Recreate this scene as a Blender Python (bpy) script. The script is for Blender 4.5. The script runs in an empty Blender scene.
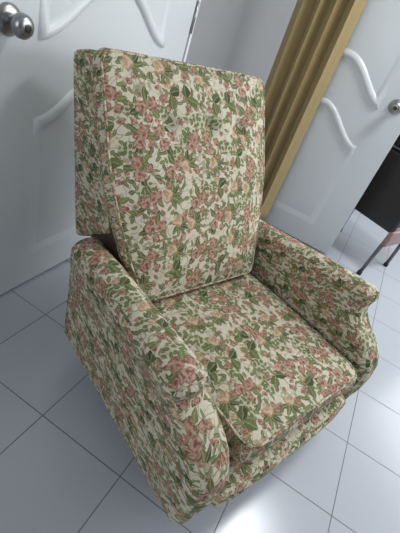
import bpy, bmesh, math, random
from mathutils import Vector, Matrix, noise
random.seed(4)
C = bpy.context.scene
COL = C.collection

# ------------------------------------------------------------------ camera, world, lights, exposure
def make_camera():
    f, p, r, yaw = 389.96, math.radians(34.743), math.radians(20.997), math.radians(73.44)
    F = Vector((math.sin(yaw) * math.cos(p), math.cos(yaw) * math.cos(p), -math.sin(p)))
    R0 = Vector((math.cos(yaw), -math.sin(yaw), 0)); U0 = R0.cross(F)
    R = math.cos(r) * R0 + math.sin(r) * U0
    U = -math.sin(r) * R0 + math.cos(r) * U0
    cam = bpy.data.cameras.new('camera')
    cam.sensor_fit = 'VERTICAL'; cam.sensor_height = 24.0; cam.sensor_width = 24.0
    cam.lens = f * 24.0 / 533.0
    cam.clip_start = 0.02
    o = bpy.data.objects.new('camera', cam); COL.objects.link(o)
    o.matrix_world = Matrix(((R.x, U.x, -F.x, 0), (R.y, U.y, -F.y, 0), (R.z, U.z, -F.z, 1.17), (0, 0, 0, 1)))
    C.camera = o
make_camera()

w = bpy.data.worlds.new('world'); C.world = w; w.use_nodes = True
w.node_tree.nodes['Background'].inputs[0].default_value = (0.80, 0.90, 1.0, 1)
w.node_tree.nodes['Background'].inputs[1].default_value = 1.0

def area(name, loc, target, sx, sy, power, color):
    l = bpy.data.lights.new(name, 'AREA'); l.shape = 'RECTANGLE'; l.size = sx; l.size_y = sy
    l.energy = power; l.color = color
    o = bpy.data.objects.new(name, l); COL.objects.link(o); o.location = loc
    o.rotation_euler = (Vector(target) - Vector(loc)).to_track_quat('-Z', 'Y').to_euler()
    return o
# daylight through the right window, and an added fill from behind the camera
area('window_daylight', (3.15, -2.30, 1.75), (1.7, 0.2, 0.9), 2.6, 1.25, 66, (0.95, 0.98, 1.0))
area('rear_fill_light', (-1.52, 0.10, 1.55), (0.8, 0.3, 0.6), 1.3, 1.2, 12, (0.93, 0.97, 1.0))  # unseen fill, added to brighten the chair's left side and the floor there

vs = C.view_settings
vs.view_transform = 'Standard'; vs.look = 'None'; vs.gamma = 1; vs.use_curve_mapping = False
vs.exposure = 0.06

# ------------------------------------------------------------------ materials
class NT:
    def __init__(s, tree): s.t = tree; s.n = tree.nodes; s.l = tree.links
    def link(s, a, b): s.l.new(a, b)
    def put(s, sock, v):
        if isinstance(v, bpy.types.NodeSocket): s.l.new(v, sock)
        elif v is not None:
            if isinstance(v, (tuple, list)) and sock.type == 'RGBA' and len(v) == 3: v = (*v, 1)
            sock.default_value = v
    def math(s, op, a, b=None, c=None, clamp=False):
        n = s.n.new('ShaderNodeMath'); n.operation = op; n.use_clamp = clamp
        s.put(n.inputs[0], a)
        if b is not None: s.put(n.inputs[1], b)
        if c is not None: s.put(n.inputs[2], c)
        return n.outputs[0]
    def vec(s, op, a, b=None):
        n = s.n.new('ShaderNodeVectorMath'); n.operation = op
        s.put(n.inputs[0], a)
        if b is not None: s.put(n.inputs[1], b)
        return n.outputs['Value'] if op in ('LENGTH', 'DISTANCE', 'DOT_PRODUCT') else n.outputs['Vector']
    def scale(s, a, k):
        n = s.n.new('ShaderNodeVectorMath'); n.operation = 'SCALE'
        s.put(n.inputs[0], a); s.put(n.inputs['Scale'], k); return n.outputs['Vector']
    def rot(s, v, a):
        n = s.n.new('ShaderNodeVectorRotate'); n.rotation_type = 'Z_AXIS'
        s.put(n.inputs['Vector'], v); s.put(n.inputs['Angle'], a); return n.outputs[0]
    def sep(s, v):
        n = s.n.new('ShaderNodeSeparateXYZ'); s.put(n.inputs[0], v); return n.outputs
    def sepc(s, v):
        n = s.n.new('ShaderNodeSeparateColor'); s.put(n.inputs[0], v); return n.outputs
    def mix(s, f, a, b):
        n = s.n.new('ShaderNodeMix'); n.data_type = 'RGBA'
        s.put(n.inputs['Factor'], f) if False else s.put(n.inputs[0], f)
        s.put(n.inputs[6], a); s.put(n.inputs[7], b); return n.outputs[2]
    def step(s, v, lo, hi):           # smooth map lo..hi -> 0..1
        n = s.n.new('ShaderNodeMapRange'); n.interpolation_type = 'SMOOTHSTEP'
        s.put(n.inputs[0], v); n.inputs[1].default_value = lo; n.inputs[2].default_value = hi
        return n.outputs[0]
    def noise(s, v, sc, det=2.0, rough=.5):
        n = s.n.new('ShaderNodeTexNoise'); s.put(n.inputs['Vector'], v)
        n.inputs['Scale'].default_value = sc; n.inputs['Detail'].default_value = det; n.inputs['Roughness'].default_value = rough
        return n.outputs
    def voro(s, v, sc, rnd, feat='F1'):
        n = s.n.new('ShaderNodeTexVoronoi'); n.voronoi_dimensions = '2D'; n.feature = feat
        s.put(n.inputs['Vector'], v); n.inputs['Scale'].default_value = sc; n.inputs['Randomness'].default_value = rnd
        return n.outputs
    def bump(s, h, strength, dist=.001):
        n = s.n.new('ShaderNodeBump'); n.inputs['Strength'].default_value = strength; n.inputs['Distance'].default_value = dist
        s.put(n.inputs['Height'], h); return n.outputs[0]

def new_mat(name, color=(.5, .5, .5), rough=.5, metal=0.0, spec=.5):
    m = bpy.data.materials.new(name); m.use_nodes = True
    t = NT(m.node_tree); b = m.node_tree.nodes['Principled BSDF']
    b.inputs['Base Color'].default_value = (*color, 1); b.inputs['Roughness'].default_value = rough
    b.inputs['Metallic'].default_value = metal; b.inputs['Specular IOR Level'].default_value = spec
    return m, t, b

def plain(name, color, rough=.5, metal=0.0, var=.06, scale=30, bump=0.0, spec=.5):
    m, t, b = new_mat(name, color, rough, metal, spec)
    tc = t.n.new('ShaderNodeTexCoord').outputs['Object']
    nz = t.noise(tc, scale, 3)
    dk = tuple(c * (1 - var) for c in color); lt = tuple(min(1, c * (1 + var)) for c in color)
    t.link(t.mix(nz[0], dk, lt), b.inputs['Base Color'])
    if bump: t.link(t.bump(nz[0], bump, .002), b.inputs['Normal'])
    return m

# --- floral upholstery print ------------------------------------------------
def group(name, ins, outs):
    g = bpy.data.node_groups.new(name, 'ShaderNodeTree')
    for n, ty, d in ins:
        sk = g.interface.new_socket(name=n, in_out='INPUT', socket_type=ty)
        if d is not None: sk.default_value = d
    for n, ty in outs: g.interface.new_socket(name=n, in_out='OUTPUT', socket_type=ty)
    t = NT(g); gi = g.nodes.new('NodeGroupInput'); go = g.nodes.new('NodeGroupOutput')
    return g, t, gi.outputs, go.inputs

def make_leaf_group():
    g, t, i, o = group('leaf_motif', [('Color', 'NodeSocketColor', None), ('P', 'NodeSocketVector', None), ('Center', 'NodeSocketVector', None),
        ('Angle', 'NodeSocketFloat', 0), ('Len', 'NodeSocketFloat', .02), ('Wid', 'NodeSocketFloat', .4),
        ('Tint', 'NodeSocketColor', None), ('Fac', 'NodeSocketFloat', 1.0)], [('Color', 'NodeSocketColor')])
    q = t.vec('SUBTRACT', i['P'], i['Center'])
    q = t.rot(q, t.math('MULTIPLY', i['Angle'], -1.0))
    x, y, _ = t.sep(q)
    x = t.math('DIVIDE', x, i['Len']); y = t.math('DIVIDE', y, i['Len'])
    prof = t.math('MULTIPLY', t.math('SUBTRACT', 1.0, t.math('MULTIPLY', x, x)), i['Wid'])
    d = t.math('SUBTRACT', prof, t.math('ABSOLUTE', y))
    m = t.step(d, -.04, .05)
    vein = t.math('SUBTRACT', 1.0, t.step(t.math('ABSOLUTE', y), .0, .10))
    edge = t.step(d, .20, .02)
    half = t.step(y, -.05, .1)
    c = t.mix(t.math('MULTIPLY', half, .45), i['Tint'], t.mix(.4, i['Tint'], (.30, .33, .14)))
    c = t.mix(t.math('MULTIPLY', vein, .55), c, (.42, .42, .27))
    c = t.mix(t.math('MULTIPLY', edge, .45), c, (.075, .07, .035))
    t.link(t.mix(t.math('MULTIPLY', m, i['Fac']), i['Color'], c), o['Color'])
    return g

def make_rose_group():
    g, t, i, o = group('rose_motif', [('Color', 'NodeSocketColor', None), ('P', 'NodeSocketVector', None), ('Center', 'NodeSocketVector', None),
        ('R', 'NodeSocketFloat', .02), ('Phase', 'NodeSocketFloat', 0), ('Light', 'NodeSocketColor', None), ('Dark', 'NodeSocketColor', None),
        ('Fac', 'NodeSocketFloat', 1.0)], [('Color', 'NodeSocketColor')])
    q = t.vec('SUBTRACT', i['P'], i['Center'])
    x, y, _ = t.sep(q)
    a = t.math('ADD', t.math('ARCTAN2', y, x), i['Phase'])
    d = t.math('DIVIDE', t.vec('LENGTH', q), i['R'])
    nz = t.noise(t.vec('ADD', i['P'], t.scale(i['Center'], 9.0)), 95, 2)
    lim = t.math('ADD', .86, t.math('ADD', t.math('MULTIPLY', t.math('SINE', t.math('MULTIPLY', a, 4.0)), .10), t.math('MULTIPLY', t.math('SUBTRACT', nz[0], .5), .9)))
    e = t.math('SUBTRACT', lim, d)
    m = t.step(e, -.05, .10)
    dd = t.math('ADD', d, t.math('MULTIPLY', t.math('SINE', t.math('ADD', t.math('MULTIPLY', a, 3.0), t.math('MULTIPLY', nz[0], 7.0))), .16))
    pet = t.math('SINE', t.math('ADD', t.math('MULTIPLY', dd, 8.0), t.math('MULTIPLY', t.math('SINE', a), 1.6)))
    c = t.mix(t.step(t.math('ADD', t.math('MULTIPLY', pet, .5), t.math('MULTIPLY', t.math('SUBTRACT', nz[0], .5), 3.0)), -.7, .9), i['Light'], i['Dark'])
    hi = t.step(t.sepc(nz[1])[1], .55, .72)
    c = t.mix(t.math('MULTIPLY', hi, .55), c, (.60, .47, .36))
    ln = t.math('MULTIPLY', t.step(t.math('ABSOLUTE', t.math('SUBTRACT', pet, .3)), .22, .0), .45)
    c = t.mix(ln, c, (.15, .075, .05))
    c = t.mix(t.math('MULTIPLY', t.step(e, .22, .02), .5), c, (.15, .08, .05))
    t.link(t.mix(t.math('MULTIPLY', m, i['Fac']), i['Color'], c), o['Color'])
    return g

def make_print():
    LEAF, ROSE = make_leaf_group(), make_rose_group()
    g, t, i, o = group('floral_print', [('UV', 'NodeSocketVector', None)], [('Color', 'NodeSocketColor')])
    uv0 = i['UV']
    wob = t.noise(uv0, 48, 2)
    uv = t.vec('ADD', uv0, t.scale(t.vec('SUBTRACT', wob['Color'], (.5, .5, .5)), .013))
    G1, G2, G3 = (.122, .146, .055), (.188, .205, .085), (.06, .082, .034)
    PL, PD = (.475, .275, .195), (.20, .088, .06)
    QL, QD = (.60, .47, .31), (.40, .24, .155)
    def leaf(c, p, ctr, ang, L, W, tint, fac=1.0):
        n = t.n.new('ShaderNodeGroup'); n.node_tree = LEAF
        for k, v in (('Color', c), ('P', p), ('Center', ctr), ('Angle', ang), ('Len', L), ('Wid', W), ('Tint', tint), ('Fac', fac)): t.put(n.inputs[k], v)
        return n.outputs[0]
    def rose(c, p, ctr, R, ph, li, dk, fac=1.0):
        n = t.n.new('ShaderNodeGroup'); n.node_tree = ROSE
        for k, v in (('Color', c), ('P', p), ('Center', ctr), ('R', R), ('Phase', ph), ('Light', li), ('Dark', dk), ('Fac', fac)): t.put(n.inputs[k], v)
        return n.outputs[0]
    def lattice(scale, rnd, shift, amp):
        sh = t.vec('ADD', uv, shift)
        v = t.voro(sh, scale, rnd)
        loc = t.vec('SUBTRACT', sh, t.scale(v['Position'], 1.0))
        r, gg, b = t.sepc(v['Color'])[:3]
        p = t.rot(loc, t.math('MULTIPLY', r, amp))
        return p, r, gg, b
    mott = t.noise(uv0, 55, 3)[0]
    col = t.mix(mott, (.575, .515, .385), (.67, .615, .485))
    # thin vine lines
    for sc, wd in ((19, .016), (31, .018)):
        nz = t.noise(t.vec('ADD', uv0, (sc * .37, 0, 0)), sc, 1)[0]
        ln = t.step(t.math('ABSOLUTE', t.math('SUBTRACT', nz, .5)), wd, wd * .35)
        col = t.mix(t.math('MULTIPLY', ln, .6), col, (.20, .20, .10))
    # scattered small leaves and buds
    p, r, gg, b = lattice(50, .85, (.013, .007, 0), 6.283)
    col = leaf(col, p, (.0, .0, 0), 0.0, .0108, .40, G2, t.math('LESS_THAN', gg, .56))
    col = rose(col, p, (.0, .0, 0), .0078, 0.0, PL, PD, t.math('GREATER_THAN', gg, .76))
    p, r, gg, b = lattice(34, .85, (.113, .267, 0), 6.283)
    col = leaf(col, p, (-.006, .0, 0), 0.3, .013, .40, G1, t.math('LESS_THAN', gg, .45))
    col = leaf(col, p, (.006, .004, 0), 1.7, .010, .42, G2, t.math('LESS_THAN', gg, .40))
    col = rose(col, p, (.003, .0, 0), .0105, 1.0, PL, PD, t.math('GREATER_THAN', gg, .80))
    # leaf bunches (clusters of many little leaves)
    bn = t.voro(t.vec('ADD', uv, (.05, .02, 0)), 11.0, .7)
    bx = t.vec('SUBTRACT', t.vec('ADD', uv, (.05, .02, 0)), bn['Position'])
    inb = t.math('MULTIPLY', t.step(t.vec('LENGTH', t.vec('MULTIPLY', bx, (.8, 1.35, 1))), .027, .022), t.math('LESS_THAN', t.sepc(bn['Color'])[0], .85))
    p, r, gg, b = lattice(82, .6, (.3, .11, 0), 6.283)
    col = t.mix(t.math('MULTIPLY', inb, .80), col, (.50, .48, .33))
    col = leaf(col, p, (0, 0, 0), 0.0, .0072, .60, G1, inb)
    # main motifs
    p, r, gg, b = lattice(13.2, .62, (0, 0, 0), 2.2)
    A = t.math('LESS_THAN', gg, .38)
    B = t.math('MULTIPLY', t.math('GREATER_THAN', gg, .38), t.math('LESS_THAN', gg, .68))
    D = t.math('GREATER_THAN', gg, .68)
    d0 = t.vec('LENGTH', p)
    # A: clump of roses with leaves
    col = leaf(col, p, (-.026, -.012, 0), 3.6, .019, .40, G1, A)
    col = leaf(col, p, (.022, -.021, 0), -.7, .018, .42, G3, A)
    col = leaf(col, p, (.004, .030, 0), 1.3, .016, .42, G2, A)
    col = rose(col, p, (.021, .014, 0), .0125, 2.0, PL, PD, A)
    col = rose(col, p, (-.013, .011, 0), .0195, 0.6, PL, PD, A)
    col = rose(col, p, (.007, -.014, 0), .0185, 4.0, (.52, .33, .245), PD, A)
    # B: peach bloom in a fan of leaves
    for k in range(5):
        a = -.2 + k * .62
        col = leaf(col, p, (.019 * math.cos(a), .019 * math.sin(a) - .004, 0), a, .017, .34, (G1, G2, G1, G3, G2)[k], B)
    col = rose(col, p, (-.006, -.012, 0), .0195, 1.0, QL, QD, B)
    col = rose(col, p, (-.024, .006, 0), .011, 2.0, PL, PD, B)
    # D: pair of broad leaves with a bud
    col = leaf(col, p, (-.016, .004, 0), 2.5, .019, .66, G3, D)
    col = leaf(col, p, (.013, .006, 0), .55, .019, .66, G1, D)
    col = leaf(col, p, (-.002, -.018, 0), 1.5, .014, .34, G2, D)
    col = rose(col, p, (.022, -.016, 0), .012, 0.0, PL, PD, D)
    col = rose(col, p, (-.020, -.018, 0), .010, 0.0, QL, QD, D)
    t.link(col, o['Color'])
    return g
PRINT = make_print()

def fabric(name, off=(0, 0, 0), ang=0.0):
    m, t, b = new_mat(name, rough=.88, spec=.18)
    uv = t.n.new('ShaderNodeTexCoord').outputs['UV']
    p = t.scale(t.rot(t.vec('ADD', uv, off), ang), .92)
    n = t.n.new('ShaderNodeGroup'); n.node_tree = PRINT; t.link(p, n.inputs[0])
    t.link(n.outputs[0], b.inputs['Base Color'])
    wv = t.noise(uv, 420, 2)[0]
    sl = t.noise(uv, 26, 2)[0]
    h = t.math('ADD', t.math('MULTIPLY', wv, .25), sl)
    t.link(t.bump(h, .55, .004), b.inputs['Normal'])
    b.inputs['Sheen Weight'].default_value = .03
    return m
FAB = fabric('floral_fabric')
FAB_BACK = fabric('floral_fabric_back', (.41, .13, 0))
FAB_SEAT = fabric('floral_fabric_seat', (.17, .52, 0), 1.57)

def tile_material():
    m, t, b = new_mat('white_floor_tiles', rough=.28)
    tc = t.n.new('ShaderNodeTexCoord').outputs['Object']
    x, y, _ = t.sep(tc)
    T = .300
    def dist(c, off):
        f = t.math('FRACT', t.math('DIVIDE', t.math('ADD', c, -off + 30 * T), T))
        return t.math('MULTIPLY', t.math('MINIMUM', f, t.math('SUBTRACT', 1.0, f)), T)
    d = t.math('MINIMUM', dist(x, .531), dist(y, .156))
    gm = t.step(d, .0021, .0010)
    n1 = t.noise(tc, 2.2, 3)[0]
    tile = t.mix(n1, (.45, .475, .525), (.51, .535, .585))
    # faint difference from tile to tile
    wn = t.n.new('ShaderNodeTexWhiteNoise'); wn.noise_dimensions = '2D'
    cell = t.vec('FLOOR', t.scale(t.vec('ADD', tc, (-.531 + 9, -.156 + 9, 0)), 1 / T)); t.link(cell, wn.inputs['Vector'])
    tile = t.mix(t.math('MULTIPLY', wn.outputs['Value'], .10), tile, (.42, .445, .495))
    t.link(t.mix(gm, tile, (.17, .17, .185)), b.inputs['Base Color'])
    t.link(t.math('ADD', .21, t.math('MULTIPLY', gm, .5)), b.inputs['Roughness'])
    t.link(t.bump(t.math('SUBTRACT', 1.0, gm), .5, .0012), b.inputs['Normal'])
    return m
TILES = tile_material()
WALL = plain('grey_wall_paint', (.32, .32, .32), .7, var=.03, scale=4, bump=.04)
CEIL = plain('white_ceiling_paint', (.78, .78, .77), .8, var=.02, scale=4)
DOORM = plain('white_gloss_door_paint', (.70, .73, .74), .34, var=.015, scale=3)
TRIM = plain('white_trim_paint', (.80, .82, .83), .4, var=.02, scale=6)
STEEL = plain('brushed_steel', (.36, .36, .36), .34, 1.0, var=.08, scale=60)
DARKSTEEL = plain('dark_keyhole_metal', (.05, .05, .05), .4, .6)
CHROME = plain('grey_metal_tube', (.16, .16, .175), .38, .7, var=.05)
BLACK = plain('black_leatherette', (.020, .017, .0155), .45, var=.25, scale=40, bump=.08)
RUBBER = plain('black_rubber', (.02, .02, .022), .7)
ROSY = plain('rosy_brown_rail', (.30, .19, .18), .4, var=.15)
DARKWOOD = plain('dark_stained_wood', (.05, .03, .02), .5, var=.3)
def curtain_material():
    m, t, b = new_mat('tan_curtain_cloth', rough=.8, spec=.2)
    tc = t.n.new('ShaderNodeTexCoord').outputs['Object']
    n = t.noise(t.vec('MULTIPLY', tc, (1, 1, .25)), 90, 3)[0]
    t.link(t.mix(n, (.36, .265, .12), (.46, .35, .175)), b.inputs['Base Color'])
    t.link(t.bump(t.noise(tc, 500, 2)[0], .2, .001), b.inputs['Normal'])
    b.inputs['Sheen Weight'].default_value = .15
    return m
CURT = curtain_material()

# ------------------------------------------------------------------ mesh helpers
def box_uv(bm):
    uv = bm.loops.layers.uv.verify()
    for f in bm.faces:
        n = f.normal
        ax = max(range(3), key=lambda k: abs(n[k]))
        for l in f.loops:
            c = l.vert.co
            l[uv].uv = ((c.y + .31, c.z * 1.8) if ax == 0 else (c.x, c.z + .17) if ax == 1 else (c.x + .07, c.y + .43))

def build(name, bm, mat, parent=None, smooth=True, uv=False, matrix=None, angle=None):
    bmesh.ops.recalc_face_normals(bm, faces=bm.faces)
    bm.normal_update()
    if uv: box_uv(bm)
    if matrix is not None: bm.transform(matrix)
    me = bpy.data.meshes.new(name); bm.to_mesh(me); bm.free()
    if smooth:
        for p in me.polygons: p.use_smooth = True
        if angle: me.set_sharp_from_angle(angle=math.radians(angle))
    o = bpy.data.objects.new(name, me); COL.objects.link(o)
    me.materials.append(mat)
    if parent is not None: o.parent = parent
    return o

def box(bm, x0, y0, z0, x1, y1, z1, bev=0.0, seg=2):
    r = bmesh.ops.create_cube(bm, size=1.0)
    vs_ = r['verts']
    bmesh.ops.scale(bm, vec=(x1 - x0, y1 - y0, z1 - z0), verts=vs_)
    bmesh.ops.translate(bm, vec=((x0 + x1) / 2, (y0 + y1) / 2, (z0 + z1) / 2), verts=vs_)
    if bev:
        es = list({e for v in vs_ for e in v.link_edges})
        bmesh.ops.bevel(bm, geom=es, offset=bev, segments=seg, affect='EDGES', profile=.5)
    return bm

def tube(bm, pts, rad, seg=10, closed=False, cap=True):
    pts = [Vector(p) for p in pts]; n = len(pts); rings = []
    up = None
    for i, p in enumerate(pts):
        a = pts[(i - 1) % n] if (closed or i) else p
        b_ = pts[(i + 1) % n] if (closed or i < n - 1) else p
        tg = (b_ - a).normalized()
        if up is None: up = tg.orthogonal().normalized()
        up = (up - tg * up.dot(tg))
        up = up.normalized() if up.length > 1e-6 else tg.orthogonal().normalized()
        s = tg.cross(up)
        rr = rad[i] if isinstance(rad, (list, tuple)) else rad
        rings.append([bm.verts.new(p + rr * (math.cos(q) * up + math.sin(q) * s)) for q in (2 * math.pi * k / seg for k in range(seg))])
    for i in range(n if closed else n - 1):
        A, B = rings[i], rings[(i + 1) % n]
        for k in range(seg): bm.faces.new((A[k], A[(k + 1) % seg], B[(k + 1) % seg], B[k]))
    if not closed and cap:
        bm.faces.new(rings[0][::-1]); bm.faces.new(rings[-1])
    return bm

def lathe(bm, prof, axis_o, axis_d, seg=28):
    axis_o = Vector(axis_o); d = Vector(axis_d).normalized(); u = d.orthogonal().normalized(); v = d.cross(u)
    rings = []
    for (r, h) in prof:
        if r < 1e-6: rings.append([bm.verts.new(axis_o + d * h)])
        else: rings.append([bm.verts.new(axis_o + d * h + r * (math.cos(q) * u + math.sin(q) * v)) for q in (2 * math.pi * k / seg for k in range(seg))])
    for A, B in zip(rings, rings[1:]):
        for k in range(seg):
            a = A[k % len(A)]; a2 = A[(k + 1) % len(A)]; b_ = B[k % len(B)]; b2 = B[(k + 1) % len(B)]
            fs = []
            for x in (a, a2, b2, b_):
                if x not in fs: fs.append(x)
            if len(fs) > 2: bm.faces.new(fs)
    return bm

def lerp_table(tb, x):
    if x <= tb[0][0]: return tb[0][1]
    for (a, va), (b_, vb) in zip(tb, tb[1:]):
        if x <= b_:
            k = (x - a) / (b_ - a)
            k = k * k * (3 - 2 * k) * .5 + k * .5
            return va + (vb - va) * k
    return tb[-1][1]

def empty(name, loc, rz=0.0):
    o = bpy.data.objects.new(name, None); COL.objects.link(o); o.location = loc; o.rotation_euler = (0, 0, rz)
    o.empty_display_size = .1
    return o
def tag(o, label, cat, group_=None):
    o['label'] = label; o['category'] = cat
    if group_: o['group'] = group_
def structure(o): o['kind'] = 'structure'; return o

# ------------------------------------------------------------------ room shell
XA, XB, YA, YB, ZC = -1.6, 4.6, -2.4, 0.965, 2.55
def slab(name, mat, *boxes):
    bm = bmesh.new()
    for b_ in boxes: box(bm, *b_)
    return structure(build(name, bm, mat, smooth=False))
slab('floor', TILES, (XA, YA, -.05, XB, YB + .1, 0))
slab('ceiling', CEIL, (XA, YA, ZC, XB, YB + .1, ZC + .05))
slab('wall_left', WALL, (XA, YB, 0, XB, YB + .1, ZC))
slab('wall_back', WALL, (XB, YA, 0, XB + .1, YB + .1, ZC))
# right wall with a window opening x 1.80..4.50, z 1.0..2.4
slab('wall_right', WALL, (XA, YA - .1, 0, 1.80, YA, ZC), (4.50, YA - .1, 0, XB, YA, ZC), (1.80, YA - .1, 0, 4.50, YA, 1.0), (1.80, YA - .1, 2.4, 4.50, YA, ZC))
slab('wall_front', WALL, (XA - .1, YA, 0, XA, -.6, ZC), (XA - .1, .8, 0, XA, YB + .1, ZC), (XA - .1, -.6, 0, XA, .8, .9), (XA - .1, -.6, 2.2, XA, .8, ZC))
bm = bmesh.new()
for b_ in ((1.80, YA - .08, 1.0, 1.85, YA - .02, 2.4), (4.45, YA - .08, 1.0, 4.50, YA - .02, 2.4), (1.85, YA - .08, 1.0, 4.45, YA - .02, 1.05), (1.85, YA - .08, 2.35, 4.45, YA - .02, 2.4), (3.13, YA - .08, 1.05, 3.17, YA - .02, 2.35)): box(bm, *b_, .004)
structure(build('window_1', bm, TRIM, smooth=False))
bm = bmesh.new()
for b_ in ((XA - .08, -.6, .9, XA - .02, -.55, 2.2), (XA - .08, .75, .9, XA - .02, .8, 2.2), (XA - .08, -.55, .9, XA - .02, .75, .95), (XA - .08, -.55, 2.15, XA - .02, .75, 2.2)): box(bm, *b_, .004)
structure(build('fill_window', bm, TRIM, smooth=False))  # unseen window frame, added around the rear fill light

# ceiling lamp (out of the frame; it gives the sheen on the tiles)
lamp = empty('ceiling_light', (1.95, -.62, ZC))
tag(lamp, 'square white flush ceiling light above the armchair', 'ceiling light')
bm = bmesh.new(); box(bm, -.25, -.25, -.045, .25, .25, 0, .008); build('housing', bm, TRIM, lamp, angle=40)
ld = bpy.data.lights.new('lamp_light', 'AREA'); ld.shape = 'SQUARE'; ld.size = .46; ld.energy = 25; ld.color = (.94, .97, 1.0)
lo = bpy.data.objects.new('lamp_light', ld); COL.objects.link(lo); lo.parent = lamp; lo.location = (0, 0, -.048)

# ------------------------------------------------------------------ moulded doors
def door_leaf(width, height, thick, z0, st_l, st_r):
    """slab in local x (0..width), front face towards -y, with two moulded arch panels"""
    bm = bmesh.new()
    box(bm, 0, 0, z0, width, thick, height, .003, 2)
    xl, xr = st_l, width - st_r
    N = 28
    def ogee(x, lo, amp):
        k = (x - xl) / (xr - xl); k = 1 - abs(2 * k - 1)
        k = min(1, max(0, k / .98)); return lo + amp * (k * k * (3 - 2 * k))
    def ring(bottom, top):
        pts = []
        for i in range(N + 1): pts.append((xl + (xr - xl) * i / N, bottom(xl + (xr - xl) * i / N)))
        M = 10
        for i in range(1, M): pts.append((xr, pts[N][1] + (top(xr) - pts[N][1]) * i / M))
        for i in range(N, -1, -1): pts.append((xl + (xr - xl) * i / N, top(xl + (xr - xl) * i / N)))
        a, b_ = pts[-1][1], pts[0][1]
        for i in range(1, M): pts.append((xl, a + (b_ - a) * i / M))
        return pts
    lower = ring(lambda x: z0 + .135, lambda x: ogee(x, .690, .165))
    upper = ring(lambda x: ogee(x, .905, .165), lambda x: height - .16)
    prof = [(0.0, .0), (.005, -.009), (.013, -.0135), (.023, -.013), (.034, -.007), (.042, .001)]   # inset, height towards -y is negative
    def amp_at(i, n, low):            # the mouldings are deep along the arches and shallow along the straight edges
        if low: return 1.0 if N + 10 <= i <= 2 * N + 10 else .05
        return 1.0 if i <= N else .05
    for pts, lowp in ((lower, True), (upper, False)):
        n = len(pts); rings = []
        P = [Vector((x, 0, z)) for x, z in pts]
        nrm = []
        for i in range(n):
            a, b_, c = P[i - 1], P[i], P[(i + 1) % n]
            e1 = (b_ - a).normalized(); e2 = (c - b_).normalized()
            n1 = Vector((-e1.z, 0, e1.x)); n2 = Vector((-e2.z, 0, e2.x))
            m = (n1 + n2)
            m = m / max(.5, (1 + n1.dot(n2)))
            nrm.append(m)
        for ins, h in prof:
            rings.append([bm.verts.new(P[i] + nrm[i] * ins + Vector((0, h * amp_at(i, n, lowp), 0))) for i in range(n)])
        for A, B in zip(rings, rings[1:]):
            for i in range(n): bm.faces.new((A[i], A[(i + 1) % n], B[(i + 1) % n], B[i]))
    return bm

def knob_set(parent, x, y, z, dirv, back):
    """rose + round knob + keyhole; axis dirv, base on the door face"""
    bm = bmesh.new()
    lathe(bm, [(0, 0), (.038, 0), (.038, .004), (.035, .009), (.027, .012), (.018, .014), (0, .014)], (x, y, z), dirv)
    rose = build('knob_rose', bm, STEEL, parent, angle=40); rose['label'] = 'brushed steel rose'
    bm = bmesh.new()
    lathe(bm, [(0, .010), (.012, .010), (.011, .022), (.015, .028), (.0255, .036), (.0295, .047), (.0285, .057), (.0225, .065), (.014, .068), (0, .068)], (x, y, z), dirv)
    kb = build('knob', bm, STEEL, parent, angle=40); kb['label'] = 'brushed steel ball knob'
    bm = bmesh.new()
    lathe(bm, [(0, .0675), (.0095, .0675), (.0095, .070), (.007, .0705), (0, .0705)], (x, y, z), dirv)
    k = build('keyhole', bm, DARKSTEEL, kb, angle=40)
    return rose

# left door in the left wall, face at y = .932, leaf from x .742 to 1.715
d1 = structure(empty('door_1', (.742, .932, 0)))
build('leaf', door_leaf(.973, 2.04, .03, .012, .150, .185), DOORM, d1, angle=35)
knob_set(d1, .053, 0, .948, (0, -1, 0), 0)
bm = bmesh.new()
for z in (.32, 1.03, 1.78): tube(bm, [(.978, -.004, z - .06), (.978, -.004, z + .06)], .006, 8)
build('hinge', bm, STEEL, d1)
bm = bmesh.new()
box(bm, 1.726, .930, 0, 1.744, .966, 2.06, .002); box(bm, .715, .945, 0, .735, .966, 2.06, .002); box(bm, .715, .945, 2.05, 1.742, .966, 2.075, .002)
structure(build('trim_1', bm, TRIM, smooth=False))

# right door, standing open at a right angle: face at x = 2.44 looking towards -x, leaf from y -.055 to .93
d2 = structure(empty('door_2', (2.44, .745, 0), -math.pi / 2))
build('leaf', door_leaf(.80, 2.04, .035, .012, .085, .165), DOORM, d2, angle=35)
knob_set(d2, .80 - .088, 0, .948, (0, -1, 0), 0)
bm = bmesh.new()
for z in (.32, 1.03, 1.78): tube(bm, [(.006, -.006, z - .06), (.006, -.006, z + .06)], .006, 8)
build('hinge', bm, STEEL, d2)

# ------------------------------------------------------------------ curtain
def make_curtain():
    bm = bmesh.new()
    # fold profile across the width: (y, x depth)
    n = 168; rows = 26
    y0, y1 = .405, .742
    bounds = (0, .25, .49, .69, 1.0)
    prof = []
    for i in range(n + 1):
        k = i / n
        for a, b_ in zip(bounds, bounds[1:]):
            if k <= b_ + 1e-9: break
        u = (k - a) / (b_ - a)
        x = .035 - .068 * max(0.0, math.sin(math.pi * u)) ** .75
        y = y0 + (y1 - y0) * k + .016 * math.sin(2 * math.pi * u) * (b_ - a) / .25
        prof.append((x, y))
    vs_ = []
    for j in range(rows + 1):
        z = .02 + 2.28 * j / rows; row = []
        for (x, y) in prof:
            q = noise.noise(Vector((y * 6, z * .8, 3.1))) * .010
            fl = 1.0 + .12 * (1 - z / 2.3)
            row.append(bm.verts.new((2.375 + x * fl + q, y, z)))
        vs_.append(row)
    for j in range(rows):
        for i in range(n): bm.faces.new((vs_[j][i], vs_[j][i + 1], vs_[j + 1][i + 1], vs_[j + 1][i]))
    o = build('curtain', bm, CURT)
    md = o.modifiers.new('cloth thickness', 'SOLIDIFY'); md.thickness = .0025; md.offset = 0
    tag(o, 'tan floor-length curtain hanging in folds between the armchair back and the open white door', 'curtain')
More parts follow.
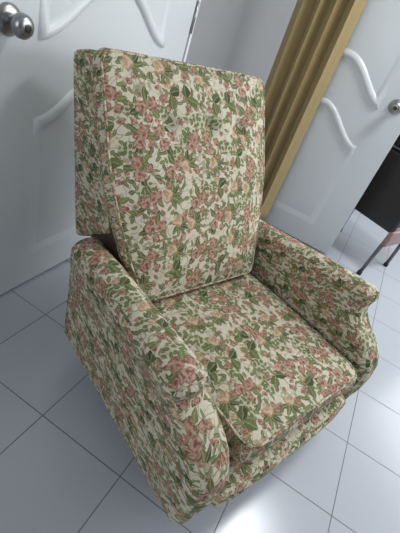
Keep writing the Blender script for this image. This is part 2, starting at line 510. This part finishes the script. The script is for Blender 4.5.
make_curtain()
rod = empty('curtain_rod', (2.375, .59, 2.31))
tag(rod, 'steel curtain rod above the tan curtain', 'curtain rod')
bm = bmesh.new(); tube(bm, [(0, -.25, 0), (0, .375, 0)], .010, 12); build('rod', bm, STEEL, rod)
bm = bmesh.new(); lathe(bm, [(0, 0), (.012, 0), (.02, .012), (.02, .03), (.012, .042), (0, .045)], (0, -.25, 0), (0, -1, 0)); build('finial', bm, STEEL, rod)

# ------------------------------------------------------------------ black side chair behind the open door
def make_side_chair():
    t = empty('side_chair', (2.50, -.305, 0), math.radians(-25.6))
    tag(t, 'black padded side chair with grey tube legs behind the open door', 'chair')
    # local x = facing direction (away from the photo's viewpoint), local y = width to the left
    bm = bmesh.new()
    nx, nz = 14, 14
    def shape(bm, x0, x1, ya, yb, za, zb, r):
        box(bm, x0, ya, za, x1, yb, zb, r, 4)
    shape(bm, -.035, .012, -.03, .43, .315, .735, .02); build('backrest', bm, BLACK, t, angle=50)
    bm = bmesh.new(); shape(bm, -.040, .008, -.025, .425, .757, .90, .02); build('headband', bm, BLACK, t, angle=50)
    bm = bmesh.new(); tube(bm, [(-.016, y, .746) for y in (-.03, .1, .3, .43)], .011, 10); o = build('back_trim', bm, STEEL, t); o['label'] = 'bright metal trim bar'
    bm = bmesh.new(); shape(bm, .0, .43, -.02, .42, .335, .42, .025); build('seat', bm, BLACK, t, angle=50)
    bm = bmesh.new()
    box(bm, -.03, -.04, .225, .33, -.008, .335, .008); o = build('side_rail', bm, ROSY, t, angle=50); o['label'] = 'rosy brown side rail'
    bm = bmesh.new(); box(bm, .02, .395, .245, .33, .425, .345, .008); build('side_rail', bm, ROSY, t, angle=50)
    for x in (.0, .285):
        for y in (-.015, .41):
            bm = bmesh.new()
            xf = x - (.065 if x < .1 else 0)
            tube(bm, [(x + .01, y, .34), (xf, y, .012)], [.013, .011], 12); lg = build('leg', bm, CHROME, t)
            bm = bmesh.new(); lathe(bm, [(0, 0), (.015, 0), (.0155, .02), (.0125, .028), (0, .028)], (xf, y, 0), (0, 0, 1), 14); build('leg_tip', bm, RUBBER, lg)
make_side_chair()

# ------------------------------------------------------------------ recliner armchair
RZ = math.radians(-23.015)
CH0 = Vector((.529 + .9204 * .31, -.065 - .39097 * .31, 0))
chair = empty('recliner_armchair', CH0, RZ)
tag(chair, 'rose and leaf patterned cream recliner armchair standing on the white tiles', 'armchair')

def jitter(bm, amp, sc=9.0, seed=0.0):
    bm.normal_update()
    for v in bm.verts:
        q = noise.noise(v.co * sc + Vector((seed, seed * .7, 1.3))) + .4 * noise.noise(v.co * sc * 2.7 + Vector((3, seed, 5)))
        v.co += v.normal * q * amp

def make_arm(side):
    XO = [(.120, -.384), (.25, -.398), (.32, -.404), (.39, -.408), (.44, -.410), (.50, -.424), (.525, -.434)]
    XI = [(.120, -.305), (.30, -.297), (.38, -.297), (.44, -.302), (.50, -.318), (.525, -.330)]
    YF = [(.120, -.016), (.20, -.020), (.25, -.028), (.31, -.029), (.36, -.020), (.395, .0), (.425, .036), (.45, .076), (.475, .108), (.495, .119), (.515, .117), (.535, .110), (.575, .120)]
    XOB = [(.140, -.376), (.30, -.380), (.44, -.384), (.525, -.390)]
    XIB = [(.140, -.305), (.38, -.297), (.525, -.292)]
    yb = .675; ZT = .525; RZ_ = .042; rho = .030; NS = 24; NA = 12; M = 14
    def tz(z, t):
        k = min(1, max(0, (z - .30) / .25)); k = k * k * (3 - 2 * k)
        return z - .062 * (t ** 1.1) * k
    # rows of the cross-section from the floor end up: (z, outer x, inner x) at the front and at the back
    rows = []
    for k in range(NS + 1):
        z = .122 + (ZT - .122) * k / NS
        rows.append((z, lerp_table(XO, z), lerp_table(XI, z), lerp_table(XOB, z), lerp_table(XIB, z)))
    o, i_, ob, ib = rows[-1][1:]
    for k in range(1, NA):
        q = math.pi / 2 * k / NA; cs = math.cos(q)
        rows.append((ZT + RZ_ * math.sin(q), (o + i_) / 2 + (o - i_) / 2 * cs, (o + i_) / 2 - (o - i_) / 2 * cs, (ob + ib) / 2 + (ob - ib) / 2 * cs, (ob + ib) / 2 - (ob - ib) / 2 * cs))
    apex = (ZT + RZ_, (o + i_) / 2, (ob + ib) / 2)
    bm = bmesh.new()
    def yfront(z): return lerp_table(YF, z)
    # front cap: a grid of rows x M columns, its rim rounded back by rho
    cap = []
    for r_i, (z, xo, xi, _, _) in enumerate(rows):
        row = []
        for m in range(M + 1):
            c = math.sin(math.pi / 2 * (-1 + 2 * m / M))
            x = (xo + xi) / 2 - c * (xo - xi) / 2
            e = abs(c)
            if z > ZT: e = math.sqrt(min(1.0, (c * math.sqrt(max(0, 1 - ((z - ZT) / RZ_) ** 2))) ** 2 + ((z - ZT) / RZ_) ** 2))
            if z < .145: e = max(e, 1 - (z - .122) / .023 * .6)
            y = yfront(z) + rho * e ** 3.6
            row.append(bm.verts.new((x, y, z)))
        cap.append(row)
    top = bm.verts.new((apex[1], yfront(apex[0]) + rho, apex[0]))
    for A, B in zip(cap, cap[1:]):
        for m in range(M): bm.faces.new((A[m], A[m + 1], B[m + 1], B[m]))
    for m in range(M): bm.faces.new((cap[-1][m], cap[-1][m + 1], top))
    rim = [r_[0] for r_ in cap] + [top] + [r_[-1] for r_ in cap[::-1]]
    spec = [(z, xo, xob) for (z, xo, xi, xob, xib) in rows] + [apex] + [(z, xi, xib) for (z, xo, xi, xob, xib) in rows[::-1]]
    prev = rim
    NT_ = 34
    for k in range(1, NT_ + 1):
        t = k / NT_; row = []
        for v, (z, xf, xb) in zip(rim, spec):
            row.append(bm.verts.new((xf + (xb - xf) * t, v.co.y + (yb - v.co.y) * t, tz(z, t))))
        for q in range(len(row) - 1): bm.faces.new((prev[q], prev[q + 1], row[q + 1], row[q]))
        prev = row
    for v, (z, xf, xb) in zip(rim, spec): v.co.z = tz(z, 0)
    bm.faces.new(prev[::-1])
    bm.normal_update()
    jitter(bm, .0022, 13, 2.0 if side < 0 else 7.0)
    if side > 0:
        for v in bm.verts: v.co.x = -v.co.x
    return bm, YF
for sd in (-1, 1):
    bm, YF = make_arm(sd)
    arm = build('armrest', bm, FAB, chair, uv=True)
    # welt seam that runs round the front of the arm top
    pts = []
    for k in range(15):
        a = math.pi - math.pi * k / 14
        pts.append((-sd * -1 * 0 + (sd * .381 + .049 * math.cos(a)), .124 + .004 * math.sin(a * 3), .520 + .036 * math.sin(a)))
    bm = bmesh.new(); tube(bm, pts, .0035, 8); build('front_seam', bm, FAB, arm, uv=True)

# body under the cushion, and its short legs
bm = bmesh.new(); box(bm, -.305, .11, .19, .305, .69, .286, .010, 3); build('seat_body', bm, FAB, chair, uv=True, angle=50)
bm = bmesh.new(); box(bm, -.292, .60, .28, .292, .76, .535, .02, 3); o = build('back_gap_filler', bm, DARKWOOD, chair, angle=50); o['label'] = 'dark filler added for the shaded gap below the back'  # dark block added to stand for the shade in the gap
for x in (-.22, .22):
    for y in (.12, .58):
        bm = bmesh.new(); tube(bm, [(x, y, .2), (x, y, .0)], [.026, .018], 14); build('leg', bm, DARKWOOD, chair, angle=50)

# padded box built on a rounded rectangle, front face towards -y (local), optional width table over height
def padded(bm, a, b_, r, thick, puff, N=40, edge=.014, wtab=None, dimples=(), backpuff=.0, outline=None):
    def pos(s, t):
        m = max(abs(s), abs(t))
        if m < 1e-6: return 0.0, 0.0, 0.0
        qx, qy = s / m * a, t / m * b_
        cx = max(-(a - r), min(a - r, qx)); cy = max(-(b_ - r), min(b_ - r, qy))
        dx, dy = qx - cx, qy - cy; L = math.hypot(dx, dy)
        if L > r: dx, dy = dx / L * r, dy / L * r
        return (cx + dx) * m, (cy + dy) * m, m
    def warp(x, z):
        return (x * (lerp_table(wtab, z) / a) if wtab else x), z
    def grid(off, sgn):
        g_ = []
        for j in range(N + 1):
            row = []
            for i in range(N + 1):
                s, t = -1 + 2 * i / N, -1 + 2 * j / N
                x, z, m = pos(s, t)
                x, z = x * (1 - edge / a), z * (1 - edge / b_)
                x, z = warp(x, z)
                y = off + sgn * puff * (1 - abs(s) ** 4) * (1 - abs(t) ** 4) if sgn < 0 else off + backpuff * (1 - m ** 3)
                if sgn < 0:
                    for (bx, bz, dep, sg) in dimples:
                        d2 = (x - bx) ** 2 + (z - bz) ** 2
                        y += dep * math.exp(-d2 / (2 * sg * sg)) + dep * .35 * math.exp(-d2 / (2 * (sg * 3) ** 2))
                row.append(bm.verts.new((x, y, z)))
            g_.append(row)
        for j in range(N):
            for i in range(N):
                q = (g_[j][i], g_[j][i + 1], g_[j + 1][i + 1], g_[j + 1][i])
                bm.faces.new(q if sgn < 0 else q[::-1])
        per = [(i, 0) for i in range(N)] + [(N, j) for j in range(N)] + [(N - i, N) for i in range(N)] + [(0, N - j) for j in range(N)]
        return g_, per
    gf, per = grid(0.0, -1); gb, _ = grid(thick, 1)
    loopf = [gf[j][i] for i, j in per]; loopb = [gb[j][i] for i, j in per]
    def side(ofs, y):
        row = []
        for i, j in per:
            x, z, m = pos(-1 + 2 * i / N, -1 + 2 * j / N)
            x, z = x * (1 - (edge - ofs) / a), z * (1 - (edge - ofs) / b_)
            x, z = warp(x, z)
            row.append(bm.verts.new((x, y, z)))
        return row
    rows = [loopf]
    for k in (1, 2, 3, 4):
        q = math.pi / 2 * k / 4
        rows.append(side(edge * math.sin(q), edge * (1 - math.cos(q))))
    for k in (1, 2, 3): rows.append(side(edge + .003 * math.sin(math.pi * k / 4), edge + (thick - 2 * edge) * k / 4))
    for k in (0, 1, 2, 3):
        q = math.pi / 2 * k / 4
        rows.append(side(edge * math.cos(q), thick - edge * (1 - math.sin(q))))
    rows.append(loopb)
    n = len(per)
    for A, B in zip(rows, rows[1:]):
        for k in range(n): bm.faces.new((A[k], B[k], B[(k + 1) % n], A[(k + 1) % n]))
    return [v.co.copy() for v in rows[2]], [v.co.copy() for v in rows[-3]]

# seat cushion: local "front" (-y of padded) becomes up
SL = .54
bm = bmesh.new()
wt = [(-SL / 2, .262), (-.10, .264), (.10, .252), (SL / 2, .235)]
top_edge, bot_edge = padded(bm, .262, SL / 2, .040, .080, .012, wtab=wt, edge=.020)
jitter(bm, .0025, 11, 4.0)
# rotate: (x, y, z)->(x, z, -y)
M = Matrix(((1, 0, 0, .016), (0, 0, 1, -.016 + SL / 2), (0, -1, 0, .366), (0, 0, 0, 1)))
cush = build('seat_cushion', bm, FAB_SEAT, chair, uv=True, matrix=M)
for ed in (top_edge, bot_edge):
    bm = bmesh.new(); tube(bm, [M @ p for p in ed], .0042, 8, closed=True); build('piping', bm, FAB, cush, uv=True)

# leg rest panel that closes the front
bm = bmesh.new()
padded(bm, .300, .045, .034, .07, .012, N=28, edge=.018)
jitter(bm, .0018, 14, 9.0)
build('footrest', bm, FAB_BACK, chair, uv=True, matrix=Matrix.Translation((-.004, -.036, .200)))

# back cushion, reclined
LB = .680; ANG = math.radians(29.5)
wtb = [(-LB / 2, .250), (-LB / 2 + .06, .254), (-LB / 2 + .16, .280), (-LB / 2 + .27, .300), (-LB / 2 + .36, .313), (LB / 2, .312)]
bm = bmesh.new()
BZ = .165
dim = [(x, BZ, .024, .014) for x in (-.13, 0.025, .15)]
front_edge, rear_edge = padded(bm, .313, LB / 2, .042, .062, .034, N=64, edge=.026, backpuff=.06, wtab=wtb, dimples=dim)
jitter(bm, .002, 10, 6.0)
MB = Matrix.Translation((-.008, .474, .386)) @ Matrix.Rotation(-ANG, 4, 'X') @ Matrix.Translation((0, 0, LB / 2))
backr = empty('backrest_pivot', (0, 0, 0)); bpy.data.objects.remove(backr)
def make_frame():
    bm = bmesh.new()
    A, B, Cc, D = (.640, .520), (.850, .375), (1.000, .915), (.900, .946)
    nx, nu, nv = 12, 10, 16
    X = .300
    vs_ = {}
    r = bmesh.ops.create_cube(bm, size=2.0)
    for v in r['verts']:
        s = v.co.copy()
        f, rr = (A, B) if s.z < 0 else (D, Cc)
        y, z = f if s.y < 0 else rr
        v.co = Vector((s.x * X * (1.0 if s.z > 0 else .985), y, z))
    bmesh.ops.bevel(bm, geom=list(bm.edges), offset=.022, segments=4, affect='EDGES', profile=.5)
    return bm
bmf = make_frame()
frame = build('backrest', bmf, FAB, chair, uv=True, angle=60)
md = frame.modifiers.new('soft', 'SUBSURF'); md.levels = 1; md.render_levels = 2
bc = build('back_cushion', bm, FAB_BACK, frame, uv=True, matrix=MB)
for ed in (front_edge, rear_edge):
    b2 = bmesh.new(); tube(b2, [MB @ p for p in ed], .0042, 8, closed=True); build('piping', b2, FAB, frame, uv=True)
for (x, z, dep, sg) in dim:
    b2 = bmesh.new(); lathe(b2, [(0, -.0035), (.005, -.003), (.009, -.0005), (.010, .003), (.008, .006), (0, .006)], (x, -.030 * (1 - (abs(x) / .298) ** 4) * (1 - (abs(z) * 2 / LB) ** 4) + .0285, z), (0, 1, 0), 16)
    build('button', b2, FAB, frame, uv=True, matrix=MB)
